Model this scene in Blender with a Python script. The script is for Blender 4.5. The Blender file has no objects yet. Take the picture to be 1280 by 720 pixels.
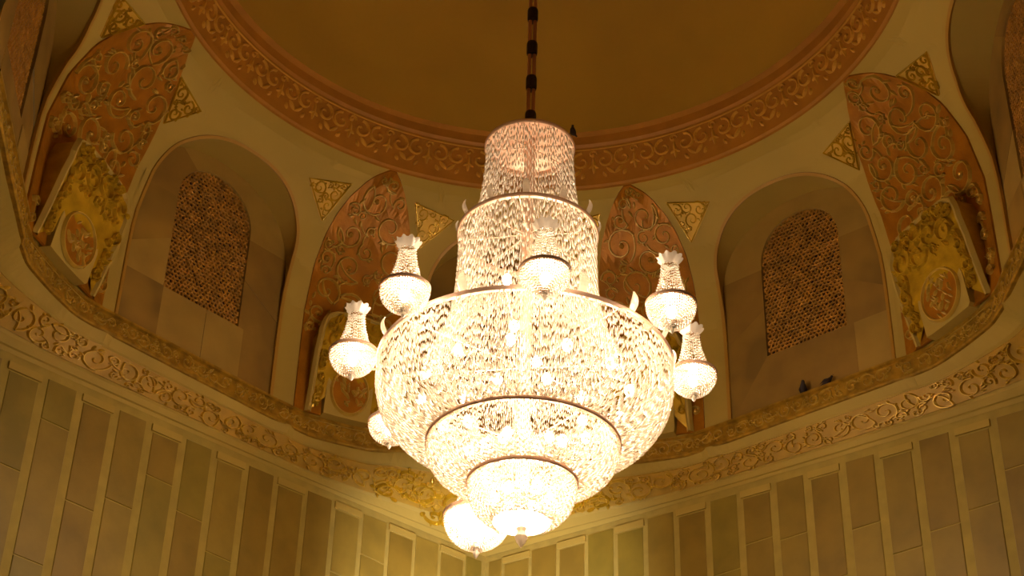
import bpy, math, random
import numpy as np
from mathutils import Vector, Matrix
random.seed(7); RNG = np.random.RandomState(7)
S = bpy.context.scene; COL = S.collection
U = 4.0            # metres per radius of the dome ring
EYE = 1.6
R_ = math.radians
# ------------------------------------------------------------------ camera
PITCH, ROLL, YAW = 0.5931, 0.0282, 0.0528
fw = Vector((math.sin(YAW)*math.cos(PITCH), math.cos(YAW)*math.cos(PITCH), math.sin(PITCH)))
rt = Vector((math.cos(YAW), -math.sin(YAW), 0)); up = rt.cross(fw)
rt2 = rt*math.cos(ROLL)+up*math.sin(ROLL); up2 = -rt*math.sin(ROLL)+up*math.cos(ROLL)
cd = bpy.data.cameras.new('camera'); cam = bpy.data.objects.new('camera', cd); COL.objects.link(cam)
m = Matrix((rt2, up2, -fw)).transposed().to_4x4(); m.translation = (-0.2076*U, -3.2785*U, EYE); cam.matrix_world = m
cd.sensor_width = 36; cd.lens = 36*2125.2/1280; cd.clip_end = 200
S.camera = cam
# ------------------------------------------------------------------ world, exposure
w = bpy.data.worlds.new('World'); S.world = w; w.use_nodes = True
w.node_tree.nodes['Background'].inputs[0].default_value = (1.0, .62, .22, 1)
w.node_tree.nodes['Background'].inputs[1].default_value = .055
S.view_settings.view_transform = 'Standard'; S.view_settings.look = 'None'
S.view_settings.gamma = 1; S.view_settings.use_curve_mapping = False
S.view_settings.exposure = 0.0
BULB = 190.0
BULB_COL = (1.0, .79, .56, 1)
# added spot below the picture, no real lamp: imitates lens haze in the corner
ul = bpy.data.lights.new('corner_haze_spot', 'SPOT'); ul.energy = 1250; ul.color = (1.0, .94, 1.0); ul.shadow_soft_size = .3
ul.spot_size = R_(95); ul.spot_blend = 1.0
ulo = bpy.data.objects.new('corner_haze_spot', ul); COL.objects.link(ulo); ulo.location = (0, .90*U, 1.50*U+EYE)
ulo.rotation_euler = (Vector((0, 1.80*U, 1.98*U+EYE))-ulo.location).to_track_quat('-Z', 'Y').to_euler()
# ------------------------------------------------------------------ materials
ALB = (.68, .66, .46)       # reflectance of the painted surfaces under the strong lamp light
def mat(name, col, rough=.6, metal=0, var=0, scale=3, bump=0, bscale=20, spec=.5, col2=None, detail=4):
    m = bpy.data.materials.new(name); m.use_nodes = True; nt = m.node_tree; b = nt.nodes['Principled BSDF']
    if name not in ('hoop_metal', 'rod_bronze'): col = tuple(c*k for c, k in zip(col, ALB))
    b.inputs['Roughness'].default_value = rough; b.inputs['Metallic'].default_value = metal
    b.inputs['Specular IOR Level'].default_value = spec
    b.inputs['Base Color'].default_value = (*col, 1)
    tc = nt.nodes.new('ShaderNodeTexCoord')
    if var or col2:
        n = nt.nodes.new('ShaderNodeTexNoise'); n.inputs['Scale'].default_value = scale; n.inputs['Detail'].default_value = detail
        nt.links.new(tc.outputs['Object'], n.inputs['Vector'])
        r = nt.nodes.new('ShaderNodeValToRGB'); c2 = col2 or tuple(c*(1-var) for c in col)
        r.color_ramp.elements[0].position = .35; r.color_ramp.elements[0].color = (*c2, 1)
        r.color_ramp.elements[1].position = .65; r.color_ramp.elements[1].color = (*col, 1)
        nt.links.new(n.outputs['Fac'], r.inputs['Fac']); nt.links.new(r.outputs['Color'], b.inputs['Base Color'])
    if bump:
        n2 = nt.nodes.new('ShaderNodeTexNoise'); n2.inputs['Scale'].default_value = bscale; n2.inputs['Detail'].default_value = 3
        nt.links.new(tc.outputs['Object'], n2.inputs['Vector'])
        bp = nt.nodes.new('ShaderNodeBump'); bp.inputs['Strength'].default_value = bump; bp.inputs['Distance'].default_value = .02
        nt.links.new(n2.outputs['Fac'], bp.inputs['Height']); nt.links.new(bp.outputs['Normal'], b.inputs['Normal'])
    return m
CREAM = mat('cream_plaster', (.66, .46, .105), .75, var=.12, scale=.6)
DOME = mat('dome_paint', (.72, .43, .05), .8, var=.12, scale=.8)
GOLDBG = mat('russet_gold_paint', (.60, .235, .015), .42, metal=.25, var=.25, scale=5, bump=.25, bscale=25, spec=.25)
GOLD = mat('pale_gold_relief', (.86, .56, .11), .35, metal=.2, var=.2, scale=6)
BRIGHT = mat('bright_gold_leaf', (1.0, .62, .04), .24, metal=.35, var=.35, scale=5, bump=.35, bscale=14)
FRIEZEBG = mat('frieze_paint', (.62, .26, .022), .6, metal=.1, var=.15, scale=4)
FRIEZE = mat('frieze_relief', (.86, .46, .07), .45, metal=.25)
BOSS = mat('polished_gilt', (1.0, .62, .15), .10, metal=.6)
GOLDLEAF2 = mat('cornice_gilt', (.88, .56, .08), .3, metal=.3)
BANDG = mat('band_gold', (.70, .40, .045), .4, metal=.4, var=.45, scale=9, bump=.3)
STONE = mat('niche_stone', (.50, .29, .055), .7, var=.45, scale=1.3, detail=2)
STONES = [mat('slab_stone_%s' % n, c, .55, var=.22, scale=2.5, bump=.05) for n, c in
          (('tan', (.42, .275, .042)), ('olive', (.39, .275, .036)), ('umber', (.39, .245, .034)), ('sand', (.45, .30, .05)))]
JOINT = mat('joint_plaster', (.58, .42, .10), .8, var=.15, scale=6)
LATT = mat('lattice_clay', (.72, .34, .035), .6, var=.35, scale=6)
DARK = mat('dark_void', (.03, .008, .010), .9)
HOOP = mat('hoop_metal', (.70, .46, .32), .4, metal=.25)
ROD = mat('rod_bronze', (.50, .22, .13), .3, metal=.15)
RODJ = mat('rod_joint_dark', (.03, .008, .008), .5, metal=.3)
BIRD = mat('bird_feathers', (.035, .012, .010), .7, var=.3, scale=30)
FLOOR = mat('floor_carpet', (.35, .20, .08), .9, var=.2, scale=4)
def crystal():
    m = bpy.data.materials.new('crystal_beads'); m.use_nodes = True; nt = m.node_tree; nt.nodes.clear()
    o = nt.nodes.new('ShaderNodeOutputMaterial'); tr = nt.nodes.new('ShaderNodeBsdfTranslucent'); di = nt.nodes.new('ShaderNodeBsdfDiffuse')
    gl = nt.nodes.new('ShaderNodeBsdfGlossy'); a = nt.nodes.new('ShaderNodeMixShader'); b = nt.nodes.new('ShaderNodeMixShader')
    tr.inputs[0].default_value = (.95, .88, .78, 1); di.inputs[0].default_value = (.92, .84, .72, 1)
    gl.inputs[0].default_value = (1, .97, .92, 1); gl.inputs['Roughness'].default_value = .22
    a.inputs[0].default_value = .45; b.inputs[0].default_value = .22
    nt.links.new(tr.outputs[0], a.inputs[1]); nt.links.new(di.outputs[0], a.inputs[2])
    nt.links.new(a.outputs[0], b.inputs[1]); nt.links.new(gl.outputs[0], b.inputs[2]); nt.links.new(b.outputs[0], o.inputs[0])
    return m
CRYS = crystal()
def bulbmat():
    m = bpy.data.materials.new('lit_bulb'); m.use_nodes = True; nt = m.node_tree; nt.nodes.clear()
    o = nt.nodes.new('ShaderNodeOutputMaterial'); e = nt.nodes.new('ShaderNodeEmission')
    e.inputs[0].default_value = BULB_COL; e.inputs[1].default_value = BULB; nt.links.new(e.outputs[0], o.inputs[0]); return m
BULBM = bulbmat()
# ------------------------------------------------------------------ helpers
def W(p):                      # room units -> metres
    p = np.asarray(p, float); q = p*U; q[..., 2] += EYE; return q
class MB:
    def __init__(s): s.v = []; s.f = []; s.n = 0
    def add(s, v, f):
        v = np.asarray(v, float).reshape(-1, 3); s.v.append(v); s.f += [tuple(int(i)+s.n for i in q) for q in f]; s.n += len(v)
    def grid(s, P, flip=False, close=False):     # P (a,b,3)
        a, b = P.shape[:2]; f = []
        for i in range(a-1):
            for j in range(b if close else b-1):
                k = (j+1) % b; q = (i*b+j, i*b+k, (i+1)*b+k, (i+1)*b+j); f.append(q[::-1] if flip else q)
        s.add(P.reshape(-1, 3), f)
    def mesh(s, name):
        me = bpy.data.meshes.new(name)
        v = np.concatenate(s.v) if s.v else np.zeros((0, 3)); me.from_pydata(v.tolist(), [], s.f); me.update(); return me
def link(name, me, mt=None, parent=None, kind=None, smooth=False):
    if mt is not None and not me.materials: me.materials.append(mt)
    if smooth: me.polygons.foreach_set('use_smooth', [True]*len(me.polygons))
    o = bpy.data.objects.new(name, me); COL.objects.link(o)
    if parent: o.parent = parent
    if kind: o['kind'] = kind
    return o
def empty(name, loc, label=None, cat=None, group=None, kind=None):
    o = bpy.data.objects.new(name, None); COL.objects.link(o); o.location = loc; o.empty_display_size = .1
    if label: o['label'] = label
    if cat: o['category'] = cat
    if group: o['group'] = group
    if kind: o['kind'] = kind
    return o
def revolve(prof, n=96, a0=0, a1=2*math.pi):
    prof = np.array(prof); full = abs(a1-a0-2*math.pi) < 1e-6
    a = np.linspace(a0, a1, n, endpoint=not full)
    P = np.stack([prof[:, 0][:, None]*np.sin(a), prof[:, 0][:, None]*np.cos(a), np.repeat(prof[:, 1][:, None], n, 1)], -1)
    return P, full
# shell of the drum: vertical wall that coves into the ring
PR = np.array([(1.285, 2.40), (1.285, 2.72), (1.282, 2.85), (1.25, 2.98), (1.19, 3.10), (1.12, 3.19), (1.05, 3.245), (1.0, 3.255)])
TL = np.concatenate([[0], np.cumsum(np.hypot(*(PR[1:]-PR[:-1]).T))]); TMAX = TL[-1]
def shell(az, t, off=0):       # azimuth in degrees, arc length t; off pushes towards the room
    az, t = np.broadcast_arrays(np.radians(np.asarray(az, float)), np.asarray(t, float))
    r = np.interp(t, TL, PR[:, 0]); z = np.interp(t, TL, PR[:, 1])
    e = .03; dr = np.interp(t+e, TL, PR[:, 0])-np.interp(t-e, TL, PR[:, 0]); dz = np.interp(t+e, TL, PR[:, 1])-np.interp(t-e, TL, PR[:, 1])
    l = np.hypot(dr, dz)+1e-9; nr, nz = -dz/l, dr/l
    r = r+nr*off; z = z+nz*off
    return np.stack([r*np.sin(az), r*np.cos(az), z], -1)
# --------- relief scrollwork on any mapped surface: fn(a,b,off)->xyz, a and b in room units
def ribbon(mb, fn, pts, w, h, base=0):
    pts = np.asarray(pts, float); n = len(pts); d = np.gradient(pts, axis=0); l = np.hypot(d[:, 0], d[:, 1])+1e-9
    nx = np.stack([-d[:, 1]/l, d[:, 0]/l], -1); w = np.broadcast_to(w, n)[:, None]
    L, Rr, C = pts+nx*w, pts-nx*w, pts; 
    P = np.stack([fn(L[:, 0], L[:, 1], base), fn(C[:, 0]+nx[:, 0]*w[:, 0]*.3, C[:, 1]+nx[:, 1]*w[:, 0]*.3, base+h*np.minimum(1, w[:, 0]/w.max()+.2)),
                  fn(C[:, 0]-nx[:, 0]*w[:, 0]*.3, C[:, 1]-nx[:, 1]*w[:, 0]*.3, base+h*np.minimum(1, w[:, 0]/w.max()+.2)), fn(Rr[:, 0], Rr[:, 1], base)], 1)
    mb.grid(P)
def spiral(cx, cy, r, a0, sgn, turns=1.35, n=20):
    u = np.linspace(0, 1, n); a = a0+sgn*turns*2*math.pi*u; rr = r*(1-u)**.85+.06*r
    return np.stack([cx+rr*np.cos(a), cy+rr*np.sin(a)], -1), u
def leaf(mb, fn, x, y, a, l, wd, h, base=0):
    u = np.linspace(0, 1, 5); pts = np.stack([x+l*u*np.cos(a), y+l*u*np.sin(a)], -1)
    ribbon(mb, fn, pts, wd*np.sin(np.pi*np.clip(u, .06, .94))**.8, h, base)
def scrollfill(mb, fn, inside, box, r0, w, h, base=0, seed=1, leaves=2, tries=1500, fill=.93, boss=None):
    rs = np.random.RandomState(seed); cs = []
    for k in range(tries):
        r = r0*(1.25 if k < tries*.3 else 1.0 if k < tries*.6 else .62 if k < tries*.85 else .4)*rs.uniform(.85, 1.1)
        x = rs.uniform(box[0], box[1]); y = rs.uniform(box[2], box[3])
        if not all(inside(x+r*fill*math.cos(q), y+r*fill*math.sin(q)) for q in np.arange(0, 6.28, .79)): continue
        if all((x-c[0])**2+(y-c[1])**2 > ((r+c[2])*.93)**2 for c in cs): cs.append((x, y, r))
    for i, (x, y, r) in enumerate(cs):
        sg = 1 if rs.rand() < .5 else -1; a0 = rs.uniform(0, 6.28)
        p, u = spiral(x, y, r, a0, sg); k = min(1, r/r0+.25)
        ribbon(mb, fn, p, w*k*(1-.55*u), h, base)
        for q in range(leaves):
            aa = a0+sg*rs.uniform(.5, 5); leaf(mb, fn, x+r*.8*math.cos(aa), y+r*.8*math.sin(aa), aa+sg*.9, r*.5, w*1.1*k, h, base)
        # stem to the nearest neighbour
        ds = sorted([((x-c[0])**2+(y-c[1])**2, j) for j, c in enumerate(cs) if j != i])[:1]
        for d2, j in ds:
            c = cs[j]
            if d2 < (2.6*r0)**2:
                a = np.array([x+r*math.cos(a0), y+r*math.sin(a0)]); b = np.array([c[0], c[1]]); tt = np.linspace(0, .75, 9)[:, None]
                mid = (a+b)/2+np.array([-(b-a)[1], (b-a)[0]])*.35
                pts = (1-tt)**2*a+2*tt*(1-tt)*mid+tt**2*b
                if all(inside(*q) for q in pts[::2]): ribbon(mb, fn, pts, w*.75*k, h*.8, base)
        if boss: boss.append((x, y, r))
    return cs
def inpoly(poly):
    P = np.asarray(poly)
    def f(x, y):
        c = False; j = len(P)-1
        for i in range(len(P)):
            if (P[i, 1] > y) != (P[j, 1] > y) and x < (P[j, 0]-P[i, 0])*(y-P[i, 1])/(P[j, 1]-P[i, 1])+P[i, 0]: c = not c
            j = i
        return c
    return f
def slab(mb, fn, outline, centre, top, bottom, rings=5, dome=0):   # filled raised panel with rim walls
    O = np.asarray(outline); C = np.asarray(centre); n = len(O)
    u = np.linspace(0, 1, rings+1)[1:]
    P = np.stack([fn(C[0]+(O[:, 0]-C[0])*k, C[1]+(O[:, 1]-C[1])*k, top+dome*(1-k*k)) for k in u]+[fn(O[:, 0], O[:, 1], bottom)])
    mb.grid(P, close=True)
    c = fn(np.array([C[0]]), np.array([C[1]]), top+dome); f = [(0, 1+i, 1+(i+1) % n) for i in range(n)]
    mb.add(np.concatenate([c, P[0]]), f)
def rim(mb, fn, outline, w, h, base=0, close=True):
    O = np.asarray(outline)
    if close: O = np.concatenate([O, O[:1]])
    ribbon(mb, fn, O, w, h, base)
def resample(pts, step):
    pts = np.asarray(pts, float); l = np.concatenate([[0], np.cumsum(np.hypot(*(pts[1:]-pts[:-1]).T))]); n = max(2, int(l[-1]/step))
    q = np.linspace(0, l[-1], n+1); return np.stack([np.interp(q, l, pts[:, 0]), np.interp(q, l, pts[:, 1])], -1)
# ------------------------------------------------------------------ SETTING: floor, walls, drum, ring, dome
mb = MB(); g = 16.0; mb.add([(-g, -g-6, 0), (g, -g-6, 0), (g, g, 0), (-g, g, 0)], [(0, 1, 2, 3)])
link('floor', mb.mesh('floor'), FLOOR, kind='structure')
DW = 1.84                       # |x|+y of the two stone walls
def ztop(q): return 2.385-.070*q+.008*q*q
def wallp(side, q, z, off=0):   # q metres-in-units from the corner along the wall; off towards the room
    q, z, off = np.broadcast_arrays(np.asarray(q, float), np.asarray(z, float), np.asarray(off, float)); k = 1/math.sqrt(2)
    return np.stack([side*(q*k-off*k), DW-q*k-off*k, z], -1)
wallroot = {}
for side, nm in ((-1, 'left'), (1, 'right')):
    qs = np.linspace(0, 2.602, 24)
    P = np.stack([W(wallp(side, qs, -.4)), W(wallp(side, qs, 1.72)), W(wallp(side, qs, ztop(qs)+.02)), W(wallp(side, qs, ztop(qs)+.02, -.08)), W(wallp(side, qs, -.4, -.08))])
    mb = MB(); mb.grid(P, flip=side > 0); o = link('wall_'+nm, mb.mesh('wall_'+nm), JOINT, kind='structure'); wallroot[side] = o
    # stone slabs, each its own piece
    rs = np.random.RandomState(11+side); q0, dq = ((.215, .1162) if side < 0 else (.311, .1152))
    edges = [q0+dq*i for i in range(-2, 20) if 0.0 < q0+dq*i < 2.6]; edges = [0.012]+edges
    kk = 0
    for i in range(len(edges)-1):
        a, b = edges[i], edges[i+1]; 
        if b-a < .03: continue
        jw = np.interp(a, [.2, 1.2], [.006, .0125]); a, b = a+jw, b-jw
        zt = ztop((a+b)/2)-.022-(.024 if i % 2 else 0.0); z = zt-rs.uniform(.12, .4); cuts = [zt, z]
        while cuts[-1] > 1.75: cuts.append(cuts[-1]-rs.uniform(.25, .45))
        for j in range(len(cuts)-1):
            z1, z0 = cuts[j]-(.0 if j == 0 else .0012), cuts[j+1]; d = .0018+rs.uniform(0, .0012); e = .0022
            sl0, sl1 = ((ztop(a)-ztop((a+b)/2)), (ztop(b)-ztop((a+b)/2))) if j == 0 else (0, 0)
            fr = [(a, z0), (b, z0), (b, z1+sl1), (a, z1+sl0)]; ins = [(a+e, z0+e), (b-e, z0+e), (b-e, z1+sl1-e), (a+e, z1+sl0-e)]
            V = np.concatenate([[wallp(side, q, zz, -.001) for q, zz in fr], [wallp(side, q, zz, d) for q, zz in ins]])
            mb = MB(); f = [(4, 5, 6, 7)]+[(k, (k+1) % 4, 4+(k+1) % 4, 4+k) for k in range(4)]
            if side > 0: f = [q[::-1] for q in f]
            mb.add(W(V), f); link('stone_slab', mb.mesh('stone_slab'), STONES[rs.randint(4)], o)
        if i % 2 == 1:          # pale cap over every other slab
            a2, b2 = a-.006, b+.006; V = []
            for q in (a2, b2):
                for dz in (-.0, .021):
                    for of in (-.001, .006): V.append(wallp(side, q, ztop(q)-.043+dz, of))
            mb = MB(); mb.add(W(np.array(V)), [(0, 1, 3, 2), (4, 6, 7, 5), (1, 5, 7, 3), (0, 4, 5, 1), (2, 3, 7, 6)])
            link('slab_cap', mb.mesh('slab_cap'), CREAM, o)
# transition between round drum and square walls
WIN = [(-92.6, 12.3), (-44.7, 12.7), (0.0, 11.2), (44.7, 12.4), (92.6, 12.3)]
PIER = [(-69.4, 9.4), (-21.4, 7.2), (21.5, 7.2), (68.4, 9.3)]
def bandpath():
    pts = []
    for k, (c_, h) in enumerate(WIN):
        for d in np.linspace(-h-.6, h+.6, 9): r = 1.255*math.cos(R_(12.5))/math.cos(R_(d)); pts.append((c_+d, r))
        if k < 4:
            pc, ph = PIER[k]; r_ = 1.245
            pts += [(pc-ph-.3, 1.258), (pc-ph+.2, 1.272), (pc-ph*.62, 1.288), (pc-ph*.5, 1.290), (pc, 1.290), (pc+ph*.5, 1.290), (pc+ph*.62, 1.288), (pc+ph-.2, 1.272), (pc+ph+.3, 1.258)]
    return pts
def LOFTR(az):
    b = np.array(sorted(bandpath())); return np.interp(az, b[:, 0], b[:, 1])+.006
def loft(az, t, off=0):
    az, t, off = np.broadcast_arrays(np.asarray(az, float), np.asarray(t, float), np.asarray(off, float))
    s, c = np.sin(np.radians(az)), np.cos(np.radians(az)); rB = (DW-.003)/(np.abs(s)+np.abs(c)); rA = LOFTR(az)
    q = np.abs(rB*s)*math.sqrt(2); zB = ztop(q); zA = 2.432
    r = rA+(rB-rA)*t; z = zA+(zB-zA)*t
    dr, dz = rB-rA, zB-zA; l = np.hypot(dr, dz)+1e-6; nr, nz = dz/l, -dr/l      # towards the room: inward and down
    r = r+nr*off; z = z+nz*off
    return np.stack([r*s, r*c, z], -1)
az = np.linspace(-112, 112, 225); mb = MB()
mb.grid(np.stack([W(loft(az, t, o_)) for t, o_ in ((0, 0), (.2, .002), (.24, 0), (.5, -.004), (.74, 0), (.78, .004), (.9, .004), (.93, 0), (1.0, 0))]))
tr = link('trim_1', mb.mesh('trim_1'), CREAM, kind='structure')
mb = MB(); mb.grid(np.stack([W(loft(az, t, o_)) for t, o_ in ((.24, -.001), (.25, .004), (.72, .004), (.73, -.001))]))
GOLDWASH = mat('cornice_wash', (.68, .40, .05), .6, metal=.1, var=.2, scale=5)
link('cornice_band', mb.mesh('cornice_band'), GOLDWASH, tr)
mb = MB()
def fnl(a, b, off): return W(loft(np.degrees(a/1.35), b, off))      # b = t directly scaled below
def fnl2(a, b, off): return W(loft(np.degrees(a/1.4), .25+b/.115*.47, off))
cs = scrollfill(mb, fnl2, lambda x, y: 0 < y < .115 and abs(x) < 2.2, (-2.2, 2.2, 0, .115), .034, .0045, .009, .004, seed=3, leaves=4, tries=16000)
link('cornice_scrollwork', mb.mesh('cornice_scrollwork'), GOLDLEAF2, tr, kind='stuff')
# flourish in the corner
mb = MB()
def fnc(a, b, off): return W(loft(np.degrees(a/1.5), .2+b/.3*.72, off))
for sg in (-1, 1):
    for (x, y, r, a0, tn, ww) in ((.10, .15, .075, 2.2, 1.5, .008), (.235, .12, .06, .5, 1.4, .007), (.345, .17, .045, 3.5, 1.3, .006), (.03, .06, .03, 1, 1.2, .005), (.17, .23, .035, 0, 1.3, .005), (.30, .05, .032, 2, 1.3, .005)):
        p, u = spiral(x, y, r, a0, 1, tn, 28); p = p*np.array([sg, 1]); ribbon(mb, fnc, p, ww*(1-.5*u), .012, .004)
        for k in range(5):
            aa = a0+k*1.2; leaf(mb, fnc, sg*(x+r*.9*math.cos(aa)), y+r*.9*math.sin(aa), (aa+.8) if sg > 0 else math.pi-aa-.8, r*.6, ww*1.2, .012, .004)
link('corner_flourish', mb.mesh('corner_flourish'), BRIGHT, tr, kind='stuff')
# drum shell, ring frieze, dome
def arch(hw, t0=.09, ts=.60, ta=.832, n=36):
    pts = [(-hw, t0+(ts-t0)*k/8) for k in range(9)]
    for k in range(1, 2*n): a = math.pi*(1-k/(2*n)); pts.append((hw*math.copysign(abs(math.cos(a))**.9, math.cos(a)), ts+(ta-ts)*math.sin(a)**.93))
    return np.array(pts+[(hw, t0+(ts-t0)*k/8) for k in range(8, -1, -1)])
T0 = .085
up_ = MB()
bounds = [-112]+[x for c_, h in WIN for x in (c_-h-1.2, c_+h+1.2)]+[112]
for i in range(len(bounds)-1):
    a0, a1 = bounds[i], bounds[i+1]
    if i % 2 == 0: up_.grid(W(shell(np.linspace(a0-1.0, a1+1.0, 14)[None, :], np.linspace(T0, TMAX, 40)[:, None], -.0015)))
    else:
        c_, h = WIN[i//2]; A = arch(h); A = A+np.array([c_, 0]); n = len(A); B = []
        for (x, t) in A:      # outer rectangle point by scaling from a centre
            cx, cy = c_, .55; dx, dy = x-cx, t-cy
            if t <= .60: B.append((a0 if x < c_ else a1, t)); continue
            hwx = (a1-a0)/2; k = min(hwx/abs(dx) if abs(dx) > 1e-6 else 1e9, (TMAX-cy)/dy if dy > 1e-6 else 1e9)
            B.append((cx+dx*k, cy+dy*k))
        B = np.array(B); mid = len(B)//2
        for half, cnr in ((range(0, mid), a0), (range(mid, len(B)), a1)):
            kk = min(half, key=lambda q: math.hypot((B[q, 0]-cnr)*.022, B[q, 1]-TMAX)); B[kk] = (cnr, TMAX)
        ks = np.linspace(0, 1, 9)
        up_.grid(np.stack([W(shell(A[:, 0]*(1-k)+B[:, 0]*k, A[:, 1]*(1-k)+B[:, 1]*k)) for k in ks]))
# back half of the drum, plain, stands behind the viewpoint's ring
up_.grid(W(shell(np.linspace(111, 249, 60)[None, :], np.linspace(T0, TMAX, 14)[:, None])))
drum = link('wall_drum', up_.mesh('wall_drum'), CREAM, kind='structure', smooth=False)
# ring frieze
RF = [(1.0, 3.255), (.998, 3.262), (.99, 3.266), (.985, 3.29), (.962, 3.372), (.955, 3.39), (.948, 3.398), (.944, 3.425), (.925, 3.43)]
P, _ = revolve(RF, 160); mb = MB(); mb.grid(W(P), close=True); ring = link('trim_2', mb.mesh('trim_2'), FRIEZEBG, kind='structure')
def fnr(a, b, off):
    az_ = np.asarray(a)/.97; k = np.asarray(b)/.13; r = .9895+(.957-.9895)*k; z = 3.270+(3.388-3.270)*k
    r = r-off*.97; z = z-off*.24; r, z, az_ = np.broadcast_arrays(r, z, az_); return W(np.stack([r*np.sin(az_), r*np.cos(az_), z], -1))
mb = MB(); nrep = 46; per = 2*math.pi*.97/nrep
for i in range(nrep):
    if abs(((i+.5)*per/.97+math.pi) % (2*math.pi)-math.pi) > 2.3: continue
    x = i*per
    for sg in (-1, 1):
        p, u = spiral(x+per*.5+sg*.030, .082, .030, math.pi/2, sg, 1.1, 18); ribbon(mb, fnr, p, .0055*(1-.4*u), .008, -.001)
        leaf(mb, fnr, x+per*.5, .03, math.pi/2+sg*.8, .035, .008, .008, -.001)
        leaf(mb, fnr, x+per*.5+sg*.026, .020, math.pi/2-sg*.5, .022, .007, .008, -.001)
        leaf(mb, fnr, x+per*.5+sg*.05, .055, math.pi/2-sg*1.1, .026, .006, .008, -.001)
    leaf(mb, fnr, x, .035, math.pi/2, .06, .008, .008, -.001)
    p, u = spiral(x, .105, .014, 0, 1, 1.0, 10); ribbon(mb, fnr, p, .004, .007, -.001)
ribbon(mb, fnr, np.stack([np.linspace(-2.3, 2.3, 260), np.full(260, .124)], -1), .0035, .006, -.001)
link('ring_scrollwork', mb.mesh('ring_scrollwork'), FRIEZE, ring, kind='stuff')
dp = [(.925, 3.43)]+[(.925*math.cos(a), 3.43+.80*math.sin(a)) for a in np.linspace(.05, math.pi/2-.0001, 26)]
P, _ = revolve(dp, 120); mb = MB(); mb.grid(W(P), close=True); link('ceiling', mb.mesh('ceiling'), DOME, kind='structure', smooth=True)
# ------------------------------------------------------------------ base band of the drum
bp = bandpath()
segs = []; cur = [bp[0]]
idx = 0
for k in range(5):
    segs.append(('w', bp[idx:idx+9])); idx += 9
    if k < 4: segs.append(('p', bp[idx:idx+9])); idx += 9
for k in range(1, 8, 2):       # pier pieces meet the window pieces at their ends
    segs[k][1][0] = segs[k-1][1][-1]; segs[k][1][-1] = segs[k+1][1][0]
for n_, (kd, sg) in enumerate(segs):
    A = np.array(sg); an, rr = np.radians(A[:, 0]), A[:, 1]
    def ringp(dr, z): return np.stack([(rr+dr)*np.sin(an), (rr+dr)*np.cos(an), np.full(len(A), z)], -1)
    mb = MB(); P = np.stack([W(ringp(d, z)) for d, z in ((.09, 2.43), (.0, 2.43), (-.004, 2.434), (-.004, 2.440), (.002, 2.443), (.002, 2.486), (-.006, 2.489), (-.006, 2.497), (.09, 2.499))])
    mb.grid(P)
    o = link('base_band', mb.mesh('base_band'), BANDG, drum)
    s_ = np.concatenate([[0], np.cumsum(np.hypot(*np.diff(np.stack([rr*np.sin(an), rr*np.cos(an)], -1), axis=0).T))])
    xx, yy = rr*np.sin(an), rr*np.cos(an)
    def fnb(a, b, off, s_=s_, xx=xx, yy=yy):
        a = np.asarray(a); x = np.interp(a, s_, xx); y = np.interp(a, s_, yy); r = np.hypot(x, y); k = (r-off)/r; b = np.broadcast_to(b, a.shape)
        return W(np.stack([x*k, y*k, 2.4435+np.asarray(b)], -1))
    mb = MB(); scrollfill(mb, fnb, lambda x, y: .004 < x < s_[-1]-.004 and 0 < y < .042, (0, s_[-1], 0, .042), .019, .003, .006, -.003, seed=n_, leaves=3, tries=1500)
    link('band_scrollwork', mb.mesh('band_scrollwork'), GOLD, o, kind='stuff')
# ------------------------------------------------------------------ windows
def lattice_mesh(hw, z0, zs, za, y0, thick):
    # pierced screen of small irregular holes in the (s,z) plane
    mb = MB(); rs = np.random.RandomState(5); p = .0138; rows = int((za-z0)/(p*.87))+2; cols = int(2*hw/p)+3
    def ins(s, z):
        if z < z0 or abs(s) > hw: return False
        return z <= zs or (s/hw)**2+((z-zs)/(za-zs))**2 <= 1
    V = {}
    def corner(s, z):
        k = (round(s/p*6), round(z/p*6))
        if k not in V: V[k] = (s+rs.uniform(-.2, .2)*p, z+rs.uniform(-.2, .2)*p)
        return V[k]
    for j in range(rows):
        for i in range(cols):
            cx = -hw+(i+(.5 if j % 2 else 0))*p; cz = z0+j*p*.87
            if not ins(cx, cz): continue
            hexa = [corner(cx+p*.577*math.sin(R_(60*k)), cz+p*.577*math.cos(R_(60*k))) for k in range(6)]
            kx, kz = cx+rs.uniform(-.1, .1)*p, cz+rs.uniform(-.1, .1)*p; f_ = rs.uniform(.60, .85); g_ = f_*rs.uniform(.75, 1.0)
            inn = [(kx+(a-kx)*g_, kz+(b-kz)*f_) for a, b in hexa]
            v = [(a, y0, b) for a, b in hexa]+[(a, y0+.002, b) for a, b in inn]+[(a, y0-thick, b) for a, b in inn]
            mb.add(v, [(k, (k+1) % 6, 6+(k+1) % 6, 6+k) for k in range(6)]+[(6+k, 6+(k+1) % 6, 12+(k+1) % 6, 12+k) for k in range(6)])
    return mb
def wp(c_, v, ap):             # local (s, inward, z) -> room units
    v = np.asarray(v, float); s, c = math.sin(R_(c_)), math.cos(R_(c_)); r = ap-v[..., 1]
    return np.stack([r*s+v[..., 0]*c, r*c-v[..., 0]*s, v[..., 2]], -1)
AP = 1.262
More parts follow.
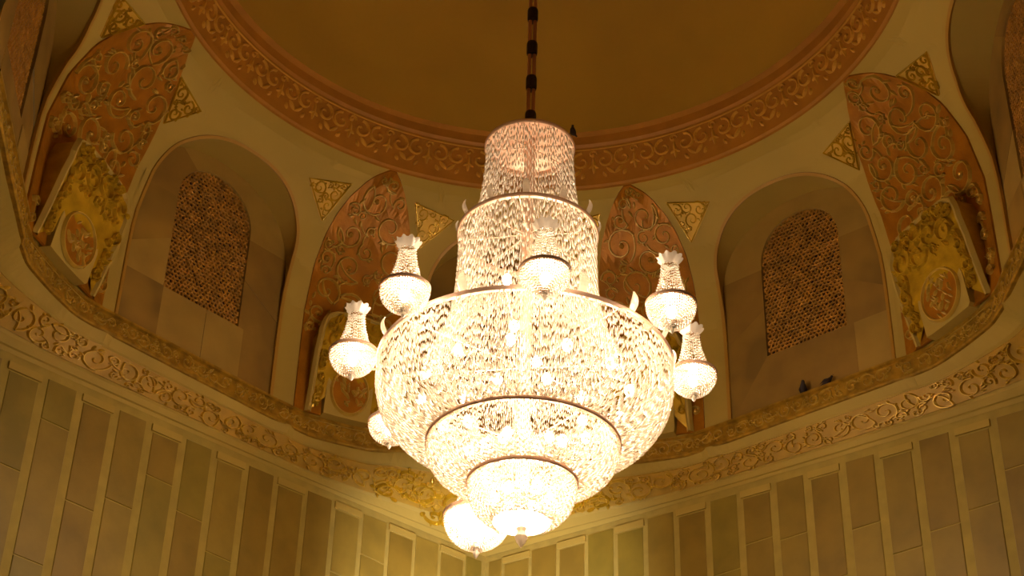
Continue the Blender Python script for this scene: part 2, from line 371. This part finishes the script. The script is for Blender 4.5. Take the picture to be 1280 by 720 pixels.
for wi, (c_, hw) in enumerate(WIN):
    HL, Z0, ZS, ZA = .139*hw/12.5, 2.690, 3.03, 3.165
    root = empty('window_%d' % (wi+1), W(wp(c_, (0, 0, 2.49), AP)).tolist(), kind='structure')
    inv = Matrix.Translation(-Vector(root.location))
    def put(name, mb_, mt, kind=None, smooth=False, par=None):
        me = mb_.mesh(name); me.transform(inv); return link(name, me, mt, par or root, kind, smooth)
    # wall of the niche with an arched hole for the lattice, cut into stone blocks
    A = arch(hw); n = len(A)
    az_ = np.radians(A[:, 0]); sh = shell(A[:, 0], A[:, 1], 0)
    s_loc = sh[:, 0]; ap_loc = sh[:, 1]; z_loc = sh[:, 2]
    O = np.stack([s_loc, z_loc], -1)
    O[:, 1] = np.maximum(O[:, 1], 2.49); reveal = MB()
    fr = np.stack([O[:, 0], AP-ap_loc, O[:, 1]], -1); bk = np.stack([O[:, 0]*1.06, np.full(n, -.004), O[:, 1]+np.clip((O[:, 1]-3.0)*.15, 0, .03)], -1)
    reveal.grid(W(wp(c_, np.stack([fr, fr*.5+bk*.5, bk]), AP)))
    put('arch_reveal', reveal, CREAM)
    mold = MB()
    def fnm(a, b, off, A=A, c_=c_): return W(shell(np.asarray(a)+c_, b, off))
    def ribm(w0, w1, h0, h1):
        d = np.gradient(A*np.array([math.pi/180*1.25, 1]), axis=0); l = np.hypot(d[:, 0], d[:, 1]); nx = np.stack([-d[:, 1]/l/(math.pi/180*1.25), d[:, 0]/l], -1)
        mold.grid(np.stack([fnm((A+nx*w0)[:, 0], (A+nx*w0)[:, 1], h0), fnm((A+nx*w0)[:, 0], (A+nx*w0)[:, 1], h1), fnm((A+nx*w1)[:, 0], (A+nx*w1)[:, 1], h1), fnm((A+nx*w1)[:, 0], (A+nx*w1)[:, 1], h0)]))
    ribm(-.003, .007, -.004, .005)
    put('arch_molding', mold, mat('molding_ochre', (.60, .32, .05), .5, metal=.15) if wi == 0 else bpy.data.materials['molding_ochre'])
    # stone field: blocks clipped between arch outline and lattice opening
    hole = [(-HL, Z0)]+[(-HL, Z0+(ZS-Z0)*k/6) for k in range(1, 7)]+[(HL*math.cos(a)*-1, ZS+(ZA-ZS)*math.sin(a)) for a in np.linspace(.15, math.pi-.15, 13)]+[(HL, ZS-(ZS-Z0)*k/6) for k in range(0, 6)]+[(HL, Z0)]
    hole = np.array(hole); hl = np.concatenate([[0], np.cumsum(np.hypot(*np.diff(hole, axis=0).T))]); hl /= hl[-1]
    ol = np.concatenate([[0], np.cumsum(np.hypot(*np.diff(bk[:, [0, 2]], axis=0).T))]); ol /= ol[-1]
    ss = np.linspace(0, 1, 61); oo = np.stack([np.interp(ss, ol, bk[:, 0]), np.interp(ss, ol, bk[:, 2])], -1); hh = np.stack([np.interp(ss, hl, hole[:, 0]), np.interp(ss, hl, hole[:, 1])], -1)
    rs = np.random.RandomState(wi+3); cuts = [0, 9, 17, 25, 35, 43, 51, 60]
    stc = [STONE, STONES[2], STONES[3]] if wi else [STONE, STONES[2], STONES[3]]
    for a, b in zip(cuts[:-1], cuts[1:]):
        bb = MB(); e = .0; k = np.array([0.0, .5, 1.0])[:, None, None]; q = oo[a:b+1][None]*(1-k)+hh[a:b+1][None]*k
        v = np.stack([q[..., 0], np.full(q.shape[:2], rs.uniform(0, .0025)), q[..., 1]], -1)
        last = v[-1:].copy(); last[..., 1] = -.05
        bb.grid(W(wp(c_, np.concatenate([v, last]), AP))); put('stone_block', bb, NICHE[rs.randint(len(NICHE))] if 'NICHE' in globals() else STONE)
    if 'NICHE' not in globals():
        NICHE = [STONE, mat('niche_stone_pale', (.56, .35, .08), .7, var=.2, scale=2), mat('niche_stone_dark', (.44, .25, .05), .7, var=.25, scale=2)]
    # bottom course of the niche
    xs = [-.29*hw/12.5, -.14, .02, .16, .29*hw/12.5]
    for a, b in zip(xs[:-1], xs[1:]):
        bb = MB(); y = rs.uniform(0, .003); v = np.array([[(a, y, 2.486), (b, y, 2.486)], [(a, y, Z0), (b, y, Z0)]]); v2 = v[-1:].copy(); v2[..., 1] = -.05
        cl = np.concatenate([v, v2]); bb.grid(W(wp(c_, cl, AP))); put('stone_block', bb, NICHE[rs.randint(3)])
    lm = lattice_mesh(HL+.004, Z0, ZS, ZA+.004, -.008, .004); lm.v = [W(wp(c_, v, AP)) for v in lm.v]
    lt = put('lattice_screen', lm, LATT)
    vb = MB(); v = np.array([[(-.17, -.030, 2.66), (.17, -.030, 2.66)], [(-.17, -.030, 3.20), (.17, -.030, 3.20)]]); vb.grid(W(wp(c_, v, AP))); put('night_glass', vb, DARK)
# ------------------------------------------------------------------ piers: lancet panels, brackets, medallions, spandrel ornaments
ARC = 1.285*math.pi/180        # room units per degree at the drum
def lancet_outline(hw):
    left = [(-1.0, .10), (-1.0, .30), (-1.0, .50), (-1.0, .62), (-.96, .70), (-.86, .78), (-.70, .845), (-.50, .90), (-.27, .945), (0, .985)]
    L = resample([(x*hw*ARC*(.985), t) for x, t in left], .02); Rr = L[::-1][1:]*np.array([-1, 1]); return np.concatenate([L, Rr])
for pi_, (pc, hw) in enumerate(PIER):
    def fn(a, b, off, pc=pc): return W(shell(pc+np.asarray(a)/ARC, b, off))
    O = lancet_outline(hw); mb = MB(); slab(mb, fn, O, (0, .5), .005, -.004, rings=8)
    pan = link('lancet_panel', mb.mesh('lancet_panel'), GOLDBG, drum)
    mb = MB(); hwu = hw*ARC
    Bo = [(-.72*hwu, .10), (-.76*hwu, .28), (-.745*hwu, .36), (-.66*hwu, .405), (-.45*hwu, .43), (0, .44), (.45*hwu, .43), (.66*hwu, .405), (.745*hwu, .36), (.76*hwu, .28), (.72*hwu, .10)]
    Bo = resample(Bo, .018); ib = inpoly(Bo); io = inpoly(O*np.array([.97, 1])+np.array([0, 0]))
    sc = scrollfill(mb, fn, lambda x, y: io(x, y) and not ib(x, y) and y > .11, (-hwu, hwu, .1, .97), .043, .0052, .012, .004, seed=20+pi_, leaves=3, tries=4000)
    link('lancet_scrollwork', mb.mesh('lancet_scrollwork'), GOLD, pan, kind='stuff')
    # small glossy bosses that catch the light
    mb = MB()
    for (x, y, r) in sc[::2]:
        q = [[(x+.010*math.sin(b)*math.cos(a), y+.010*math.sin(b)*math.sin(a), .004+.012*math.cos(b)) for a in np.arange(0, 6.28, .785)] for b in (1.57, 1.0, .5, .05)]
        q = np.array(q); mb.grid(fn(q[..., 0], q[..., 1], q[..., 2]), close=True)
    link('gilt_boss', mb.mesh('gilt_boss'), BOSS, pan, kind='stuff', smooth=True)
    # projecting gilt bracket
    def proud(b, k=.062): return .010+k*np.clip((np.asarray(b)-.10)/.24, 0, 1)**.9
    def fnp(a, b, off, fn=fn): return fn(a, b, off+proud(b))
    mb = MB(); n = len(Bo); ks = np.linspace(.12, 1, 8); C = np.array([0, .24])
    P = [fnp(C[0]+(Bo[:, 0]-C[0])*k, C[1]+(Bo[:, 1]-C[1])*k, .012*(1-k*k)) for k in ks]+[fn(Bo[:, 0], Bo[:, 1], 0)]
    mb.grid(np.stack(P)); mb.add(P[0], [tuple(range(n))])
    br = link('gilt_bracket', mb.mesh('gilt_bracket'), BRIGHT, pan, smooth=False)
    mb = MB(); rim(mb, fnp, Bo[:], .011, .012, -.002, close=False); link('bracket_rim', mb.mesh('bracket_rim'), CREAM, br)
    mb = MB(); pw = .46*hwu
    scrollfill(mb, fnp, lambda x, y: ib(x*1.03, y+.004) and y > .12 and (y > .285 or abs(x) > pw*1.1), (-hwu, hwu, .1, .43), .030, .005, .011, .008, seed=50+pi_, leaves=4, tries=5000)
    link('bracket_scrollwork', mb.mesh('bracket_scrollwork'), BRIGHT, br, kind='stuff')
    # cream plate with oval medallion
    def fnq(a, b, off, fn=fn): return fn(a, b, off+.004+.030*np.clip((np.asarray(b)-.10)/.2, 0, 1))
    Pl = resample([(-pw, .098), (-pw*1.02, .2), (-pw*.8, .255), (-pw*.4, .28), (0, .30), (pw*.4, .28), (pw*.8, .255), (pw*1.02, .2), (pw, .098), (-pw, .098)], .018)[:-1]
    mb = MB(); slab(mb, fnq, Pl, (0, .175), .028, -.01, rings=4); pl = link('medallion_plate', mb.mesh('medallion_plate'), CREAM, pan)
    Ov = np.array([(pw*.80*math.cos(a), .18+.070*math.sin(a)) for a in np.linspace(0, 2*math.pi, 33)[:-1]])
    mb = MB(); slab(mb, fnq, Ov, (0, .18), .032, .024, rings=3); md = link('oval_medallion', mb.mesh('oval_medallion'), GOLDBG, pl)
    mb = MB(); rim(mb, fnq, Ov, .005, .009, .030)
    rs = np.random.RandomState(pi_); 
    for k in range(34):
        a = rs.uniform(0, 6.28); r = math.sqrt(rs.rand())*.8; x, y = pw*.8*r*math.cos(a), .18+.070*r*math.sin(a)
        leaf(mb, fnq, x, y, rs.choice([.7, 1.57, 2.4, 5.4])+rs.uniform(-.2, .2), .022, .0045, .008, .032)
    link('medallion_calligraphy', mb.mesh('medallion_calligraphy'), GOLD, md, kind='stuff')
    # spandrel ornaments either side of the point
    for sg in (-1, 1):
        k = hw/8.6; tri = np.array([(sg*5.9*ARC, .868), (sg*13.2*ARC, .838), (sg*(9.2 if hw > 8 else 7.9)*ARC, .730)])
        if hw <= 8: tri = np.array([(sg*5.6*ARC, .882), (sg*12.9*ARC, .848), (sg*8.0*ARC, .735)])
        it = inpoly(tri); mb = MB(); cen = tri.mean(0)
        slab(mb, fn, resample(np.concatenate([tri, tri[:1]]), .02)[:-1], cen, .003, -.002, rings=2)
        so = link('spandrel_ornament', mb.mesh('spandrel_ornament'), mat('spandrel_wash', (.92, .55, .05), .5, metal=.25, var=.2) if 'spandrel_wash' not in bpy.data.materials else bpy.data.materials['spandrel_wash'], drum)
        mb = MB(); rim(mb, fn, tri*.94+cen*.06, .003, .008, .002)
        scrollfill(mb, fn, it, (min(tri[:, 0]), max(tri[:, 0]), .72, .9), .02, .0036, .009, .002, seed=70+pi_*2+sg, leaves=2, tries=1500, fill=.8)
        link('spandrel_scrollwork', mb.mesh('spandrel_scrollwork'), BRIGHT, so, kind='stuff')
# ------------------------------------------------------------------ CHANDELIER
CH = empty('chandelier', W(np.array((0, 0, 1.58))).tolist(), 'giant tiered crystal bead chandelier, brightly lit, hanging on a jointed rod below the dome', 'chandelier')
CINV = Matrix.Translation(-Vector(CH.location))
def cput(name, mb_, mt, parent=None, kind=None, smooth=False, loc=None):
    """loc: absolute position in metres (mesh given about it) or None when the mesh is in world metres"""
    me = mb_ if isinstance(mb_, bpy.types.Mesh) else mb_.mesh(name)
    if loc is None: me.transform(CINV); return link(name, me, mt, parent or CH, kind, smooth)
    o = link(name, me, mt, parent or CH, kind, smooth); o.location = Vector(loc)-Vector(CH.location); return o
def beads(prof, n, bl, bw, jit=.10, seed=0, skip=.04):      # metres about origin; octahedral beads on n strands
    rs = np.random.RandomState(seed); prof = np.array(prof, float); l = np.concatenate([[0], np.cumsum(np.hypot(*np.diff(prof, axis=0).T))])
    m_ = max(2, int(l[-1]/(bl*1.12))); q = (np.arange(m_)+.5)/m_*l[-1]
    out = []
    ang = (np.arange(n)+rs.uniform(-jit, jit, n)*.8)/n*2*math.pi
    A, Q = np.meshgrid(ang, q, indexing='ij'); Q = np.clip(Q+rs.uniform(-.56, .56, (n, 1))*bl, 0, l[-1]); A = A+rs.uniform(-1, 1, A.shape)*.02*(6.28/n)
    keep = rs.rand(*A.shape) > skip; A, Q = A[keep], Q[keep]
    r = np.interp(Q, l, prof[:, 0]); z = np.interp(Q, l, prof[:, 1]); e = bl*.5
    r0 = np.interp(Q-e, l, prof[:, 0]); r1 = np.interp(Q+e, l, prof[:, 0]); z0 = np.interp(Q-e, l, prof[:, 1]); z1 = np.interp(Q+e, l, prof[:, 1])
    c = np.stack([r*np.sin(A), r*np.cos(A), z], -1); a = np.stack([r0*np.sin(A), r0*np.cos(A), z0], -1); b = np.stack([r1*np.sin(A), r1*np.cos(A), z1], -1)
    dd = b-a; dd /= np.linalg.norm(dd, axis=1)[:, None]+1e-9
    tang = np.stack([np.cos(A), -np.sin(A), np.zeros_like(A)], -1); rad_ = np.cross(dd, tang)
    th = rs.uniform(0, 1.57, len(A))[:, None]; t1 = tang*np.cos(th)+rad_*np.sin(th); t2 = -tang*np.sin(th)+rad_*np.cos(th)
    sz = rs.uniform(.75, 1.25, len(A))[:, None]; w_ = bw*.5*sz; h_ = bl*.5*rs.uniform(.85, 1.1, len(A))[:, None]
    V = np.stack([c-dd*h_, c+t1*w_, c+t2*w_, c-t1*w_, c-t2*w_, c+dd*h_], 1).reshape(-1, 3)
    k = np.arange(len(A))[:, None, None]*6; F = np.array([(0, 2, 1), (0, 3, 2), (0, 4, 3), (0, 1, 4), (5, 1, 2), (5, 2, 3), (5, 3, 4), (5, 4, 1)])[None]+k
    me = bpy.data.meshes.new('bead_curtain'); F = F.reshape(-1, 3)
    me.vertices.add(len(V)); me.vertices.foreach_set('co', V.ravel()); me.loops.add(F.size); me.loops.foreach_set('vertex_index', F.ravel().astype(np.int32))
    me.polygons.add(len(F)); me.polygons.foreach_set('loop_start', np.arange(0, F.size, 3, dtype=np.int32)); me.update(); return me
def sm(prof, n=30):            # smooth a profile given in room units -> metres, z relative to 0
    p = np.array(prof, float); l = np.concatenate([[0], np.cumsum(np.hypot(*np.diff(p, axis=0).T))]); q = np.linspace(0, l[-1], n)
    x = np.interp(q, l, p[:, 0]); z = np.interp(q, l, p[:, 1])
    for _ in range(3):
        x[1:-1] = (x[:-2]+2*x[1:-1]+x[2:])/4; z[1:-1] = (z[:-2]+2*z[1:-1]+z[2:])/4
    return np.stack([x*U, z*U+EYE], -1)
def hoop(r, z, h=.011, t=.005, n=96):
    P, _ = revolve(np.array([(r-t, z-h/2), (r+t*.6, z-h/2), (r+t, z-h*.2), (r+t, z+h*.2), (r+t*.6, z+h/2), (r-t, z+h/2), (r-t, z-h/2)]), n); mb = MB(); mb.grid(W(P), close=True); return mb
TIERS = [  # hoop radius, z, curtain profile, strands, bead length, width
    (.107, 2.630, [(.107, 2.625), (.108, 2.57), (.113, 2.50), (.122, 2.43), (.137, 2.37)], 150, .095, .0150),
    (.164, 2.364, [(.164, 2.36), (.163, 2.29), (.166, 2.20), (.176, 2.12), (.197, 2.05), (.225, 2.00)], 228, .095, .0155),
    (.332, 1.993, [(.332, 1.988), (.334, 1.935), (.322, 1.885), (.292, 1.84), (.25, 1.812), (.212, 1.80)], 430, .080, .0175),
    (.211, 1.798, [(.211, 1.795), (.2105, 1.768), (.195, 1.738), (.16, 1.718), (.118, 1.71)], 280, .052, .0175),
    (.117, 1.706, [(.117, 1.703), (.117, 1.675), (.106, 1.645), (.085, 1.622), (.062, 1.612)], 160, .036, .018)]
for i, (r, z, pf, n, bl, bw) in enumerate(TIERS):
    hp = cput('metal_hoop', hoop(r, z), HOOP, smooth=False)
    me = beads(sm(pf), n, bl, bw, seed=i); cput('bead_curtain', me, CRYS, kind='stuff')
    # sparse inner layer
    pin = [(a*.93, b) for a, b in pf]; me = beads(sm(pin), int(n*(.55 if i < 2 else .95)), bl, bw, seed=i+40, skip=.06); cput('inner_bead_curtain', me, CRYS, kind='stuff')
# frame: spokes, inner tube
mb = MB(); P, _ = revolve([(.0, 2.655), (.014, 2.65), (.014, 1.70), (0, 1.695)], 12); mb.grid(W(P), close=True); cput('central_tube', mb, HOOP)
def tube(mb, pts, r, n=6):
    pts = np.asarray(pts, float); d = np.gradient(pts, axis=0); d /= np.linalg.norm(d, axis=1)[:, None]; r = np.broadcast_to(r, len(pts))
    ref = np.array([0, 0, 1.]); 
    if abs(d[0] @ ref) > .9 or abs(d[-1] @ ref) > .97: ref = np.array([.3, .9, .2])
    a = np.cross(d, ref); a /= np.linalg.norm(a, axis=1)[:, None]+1e-9; b = np.cross(d, a); th = np.arange(n)/n*2*math.pi
    mb.grid(pts[:, None]+r[:, None, None]*(a[:, None]*np.cos(th)[None, :, None]+b[:, None]*np.sin(th)[None, :, None]), close=True)
for (r, z) in ((.107, 2.63), (.164, 2.364), (.332, 1.993), (.211, 1.798)):
    for k in range(8):
        a = k*math.pi/4+.2; mb = MB(); tube(mb, W(np.array([(.012*math.sin(a), .012*math.cos(a), z+.004), (r*math.sin(a), r*math.cos(a), z)])), .007); cput('frame_spoke', mb, HOOP)
# top cap dome of the first tier
mb = MB(); P, _ = revolve([(.107, 2.634), (.095, 2.645), (.06, 2.655), (.0, 2.66)], 48); mb.grid(W(P), close=True); cput('top_cap', mb, HOOP, smooth=True)
# rod to the dome, with dark joints
rodtop = 4.23
mb = MB()
for s_ in (-1, 1):
    tube(mb, W(np.array([(s_*.0062, 0, 2.655), (s_*.0062, 0, 3.4), (s_*.0062, 0, rodtop)])), .020, 10)
rod = cput('suspension_rod', mb, ROD, smooth=True)
zz = 2.725
while zz < 4.15:
    mb = MB(); P, _ = revolve([(0, -.02), (.0128, -.02), (.0142, -.014), (.0142, .014), (.0128, .02), (0, .02)], 14); P[..., 2] += zz; mb.grid(W(P), close=True)
    cput('rod_joint', mb, RODJ, rod); zz += .1165
mb = MB(); P, _ = revolve([(0, 4.17), (.05, 4.19), (.06, 4.215), (.06, 4.235)], 24); mb.grid(W(P), close=True); cput('ceiling_canopy', mb, RODJ, rod)
# bulbs
def bulb_mesh(r=.045):
    P = []
    for a in np.linspace(0, math.pi, 7): P.append([(r*math.sin(a)*math.cos(b), r*math.sin(a)*math.sin(b), -r*1.3*math.cos(a)) for b in np.arange(8)/8*2*math.pi])
    mb = MB(); mb.grid(np.array(P), close=True); return mb.mesh('bulb')
BM = bulb_mesh()
def bulbs(r, z, n, ph=0):
    for k in range(n):
        a = ph+k*2*math.pi/n; cput('bulb', BM, BULBM, loc=W(np.array((r*math.sin(a), r*math.cos(a), z))))
bulbs(.05, 2.25, 2, 2.0); bulbs(.08, 2.06, 2, .4); bulbs(.235, 1.925, 12, .2); bulbs(.14, 1.89, 8, .5); bulbs(.12, 1.765, 6, .35); bulbs(.06, 1.668, 6, .6); bulbs(.028, 1.640, 3, .2)
# glass leaves rising from the third and second hoops
def leafmesh(h=.20, wd=.045, curl=.06):
    u = np.linspace(0, 1, 8); P = []
    for k in u:
        y = curl*math.sin(k*2.4); z = h*k; ww = wd*math.sin(math.pi*min(.97, .18+.8*k))**.7; t = .006+.006*math.sin(math.pi*k)
        P.append([(ww*math.cos(a), y+t*math.sin(a), z) for a in np.arange(8)/8*2*math.pi])
    mb = MB(); mb.grid(np.array(P), close=True); return mb.mesh('glass_leaf')
LM = leafmesh()
for (r, z, n, sc, ph) in ((.325, 1.998, 16, 1.0, .09), (.160, 2.369, 12, .8, .1), (.105, 2.632, 0, .6, 0)):
    for k in range(n):
        a = ph+k*2*math.pi/n; o = cput('glass_leaf', LM, CRYS, loc=W(np.array((r*math.sin(a), r*math.cos(a), z)))); o.rotation_euler = (0, 0, -a); o.scale = (sc,)*3
# satellite lamps
def lamp_meshes(R=.053*U, full=True):
    k = R/(.053*U)
    cup, _ = revolve(np.array([(-0.0+.0*R, .0), (R*.97, -.02*k), (R*1.04, -.012*k), (R*1.05, .006*k), (R*1.0, .016*k), (R*.6, .02*k), (0.0, .02*k)])[1:], 36)
    mb = MB(); mb.grid(cup, close=True); hoop_ = mb.mesh('satellite_lamp')
    bowl = [(R*1.0, -.01*k)]+[(R*(1.0+.03*math.sin(a*2))*math.cos(a), -.01*k-R*1.05*math.sin(a)) for a in np.linspace(.1, 1.52, 14)]
    bm_ = beads(bowl, int(62*max(1, k*.9)), .022, .0175, seed=3, skip=.02)
    cone = [(R*.34, .40*k), (R*.36, .34*k), (R*.45, .22*k), (R*.62, .10*k), (R*.80, .03*k)]; co = beads(cone, 34, .026, .018, seed=4, skip=.02)
    th = np.arange(48)/48*2*math.pi; cr = []
    for r, z, amp in ((R*.30, .395*k, 0), (R*.37, .425*k, .02), (R*.47, .452*k, .05), (R*.53, .475*k, .09)):
        cr.append(np.stack([r*(1+amp*np.cos(th*10))*np.cos(th), r*(1+amp*np.cos(th*10))*np.sin(th), z+amp*.12*np.cos(th*10+1)], -1))
    mb = MB(); mb.grid(np.array(cr), close=True); crown = mb.mesh('ruffled_crown')
    f, _ = revolve(np.array([(0, -.0), (.018, -.006), (.010, -.018), (.022, -.035), (.016, -.055), (0, -.075)])*k, 12); f[..., 2] += -R*1.05-.005; mb = MB(); mb.grid(f, close=True); fin = mb.mesh('finial')
    return hoop_, bm_, co, crown, fin
LM1 = lamp_meshes(); LM2 = lamp_meshes(.0775*U)
BM2 = bulb_mesh(.06)
LAMPS = [(.013, -.381), (-.276, -.286), (-.387, -.016), (-.300, .292), (.291, -.283), (.381, -.008), (.02, .385)]
def lamp(x, y, z, meshes, big=False):
    h, b, c_, cr, fi = meshes; loc = W(np.array((x, y, z)))
    L = cput('satellite_lamp', h, HOOP, loc=loc, smooth=False)
    for nm, me, mt, kd in (('bead_bowl', b, CRYS, 'stuff'), ('bead_cone', c_, CRYS, 'stuff'), ('ruffled_crown', cr, CRYS, None), ('finial', fi, CRYS, None)):
        link(nm, me, mt, L, kd, smooth=nm in ('ruffled_crown', 'finial'))
    for q in range(1 if not big else 5):
        o = link('bulb', BM2 if big else BM, BULBM, L); o.location = (0, 0, -.085) if not big else (.12*math.sin(q*1.257), .12*math.cos(q*1.257), -.13)
    o = link('bulb', BM, BULBM, L); o.location = (0, 0, .10); o.scale = (.55,)*3
    d = math.hypot(x, y); ux, uy = x/d, y/d; r0 = min(.31, d-.05)/d; zr = 1.99 if not big else 1.80
    if big: r0 = .62
    P = []
    for u in np.linspace(0, 1, 12):
        rr = d*r0*(1-u)+(d-.012)*u; P.append((ux*rr*U, uy*rr*U, (zr*(1-u)+(z+.004)*u-.035*math.sin(u*math.pi))*U+EYE))
    P = np.array(P)-np.array(loc)
    mb = MB(); tube(mb, P, .011); link('lamp_arm', mb.mesh('lamp_arm'), CRYS, L)
for x, y in LAMPS: lamp(x, y, 2.004, LM1)
lamp(-.084, .30, 1.772, LM2, True)
# bottom finial of the main body, and the cut-glass dish that closes the lowest tier
P, _ = revolve([(.064, 1.614), (.060, 1.609), (.045, 1.605), (.03, 1.6055), (.012, 1.601), (.0, 1.600)], 40); P[::2, ::2, 2] -= .0012; mb = MB(); mb.grid(W(P), close=True); cput('glass_dish', mb, CRYS)
f, _ = revolve(np.array([(0, 1.603), (.012, 1.598), (.008, 1.59), (.014, 1.578), (.010, 1.566), (.004, 1.558), (0, 1.552)]), 14); mb = MB(); mb.grid(W(f), close=True); cput('bottom_finial', mb, CRYS)
# ------------------------------------------------------------------ BIRDS
def bird(name, loc, heading, label, scale=1.0, squat=0.0):
    root = empty(name, loc, label, 'bird')
    st = [(-.10, .006, .012, .030), (-.075, .012, .008, .034), (-.05, .020, .022, .045), (-.02, .034, .036, .055), (.01, .038, .042, .066), (.035, .030, .034, .085), (.048, .020, .022, .104), (.056, .019, .020, .118), (.066, .014, .014, .124), (.074, .004, .004, .122)]
    P = []
    for x, wy, wz, z in st: P.append([(x, wy*math.cos(a), z-squat*.02+wz*math.sin(a)) for a in np.arange(10)/10*2*math.pi])
    mb = MB(); mb.grid(np.array(P), close=True); mb.add(P[0], [tuple(range(10))]); mb.add(P[-1], [tuple(range(10))]); b = link('body', mb.mesh('body'), BIRD, root, smooth=True)
    mb = MB(); mb.add([(.072, .004, .124), (.072, -.004, .124), (.072, 0, .117), (.090, 0, .119)], [(0, 1, 3), (1, 2, 3), (2, 0, 3)]); link('beak', mb.mesh('beak'), BIRD, root)
    mb = MB()
    for s_ in (-1, 1): mb.add([(-.09, s_*.008, .034), (-.02, s_*.036, .075), (.03, s_*.036, .075), (.01, s_*.044, .050)], [(0, 1, 2), (0, 2, 3), (0, 3, 1)])
    link('wing', mb.mesh('wing'), BIRD, root)
    for s_ in (-1, 1):
        mb = MB(); tube(mb, np.array([(0.0, s_*.014, .035), (.004, s_*.014, .0)]), .003, 5); link('leg', mb.mesh('leg'), BIRD, root)
    root.rotation_euler = (0, 0, heading); root.scale = (scale,)*3; return root
bird('perched_bird', W(np.array((.0935, -.048, 2.640))).tolist(), R_(150), 'small dark bird perched on the rim of the top crystal tier beside the rod', .85).rotation_euler = (0, -.75, R_(150))
for s_, h_, sc_, lb in ((-.012, R_(-100), 1.15, 'small dark upright bird on the right window ledge, nearer the chandelier'), (.068, R_(-35), 1.05, 'small dark crouching bird on the right window ledge, farther from the chandelier')):
    p = wp(44.7, np.array((s_, 0.0, 2.4995)), 1.236); bird('perched_bird', W(p).tolist(), h_, lb, sc_, 1.0 if s_ > 0 else 0)
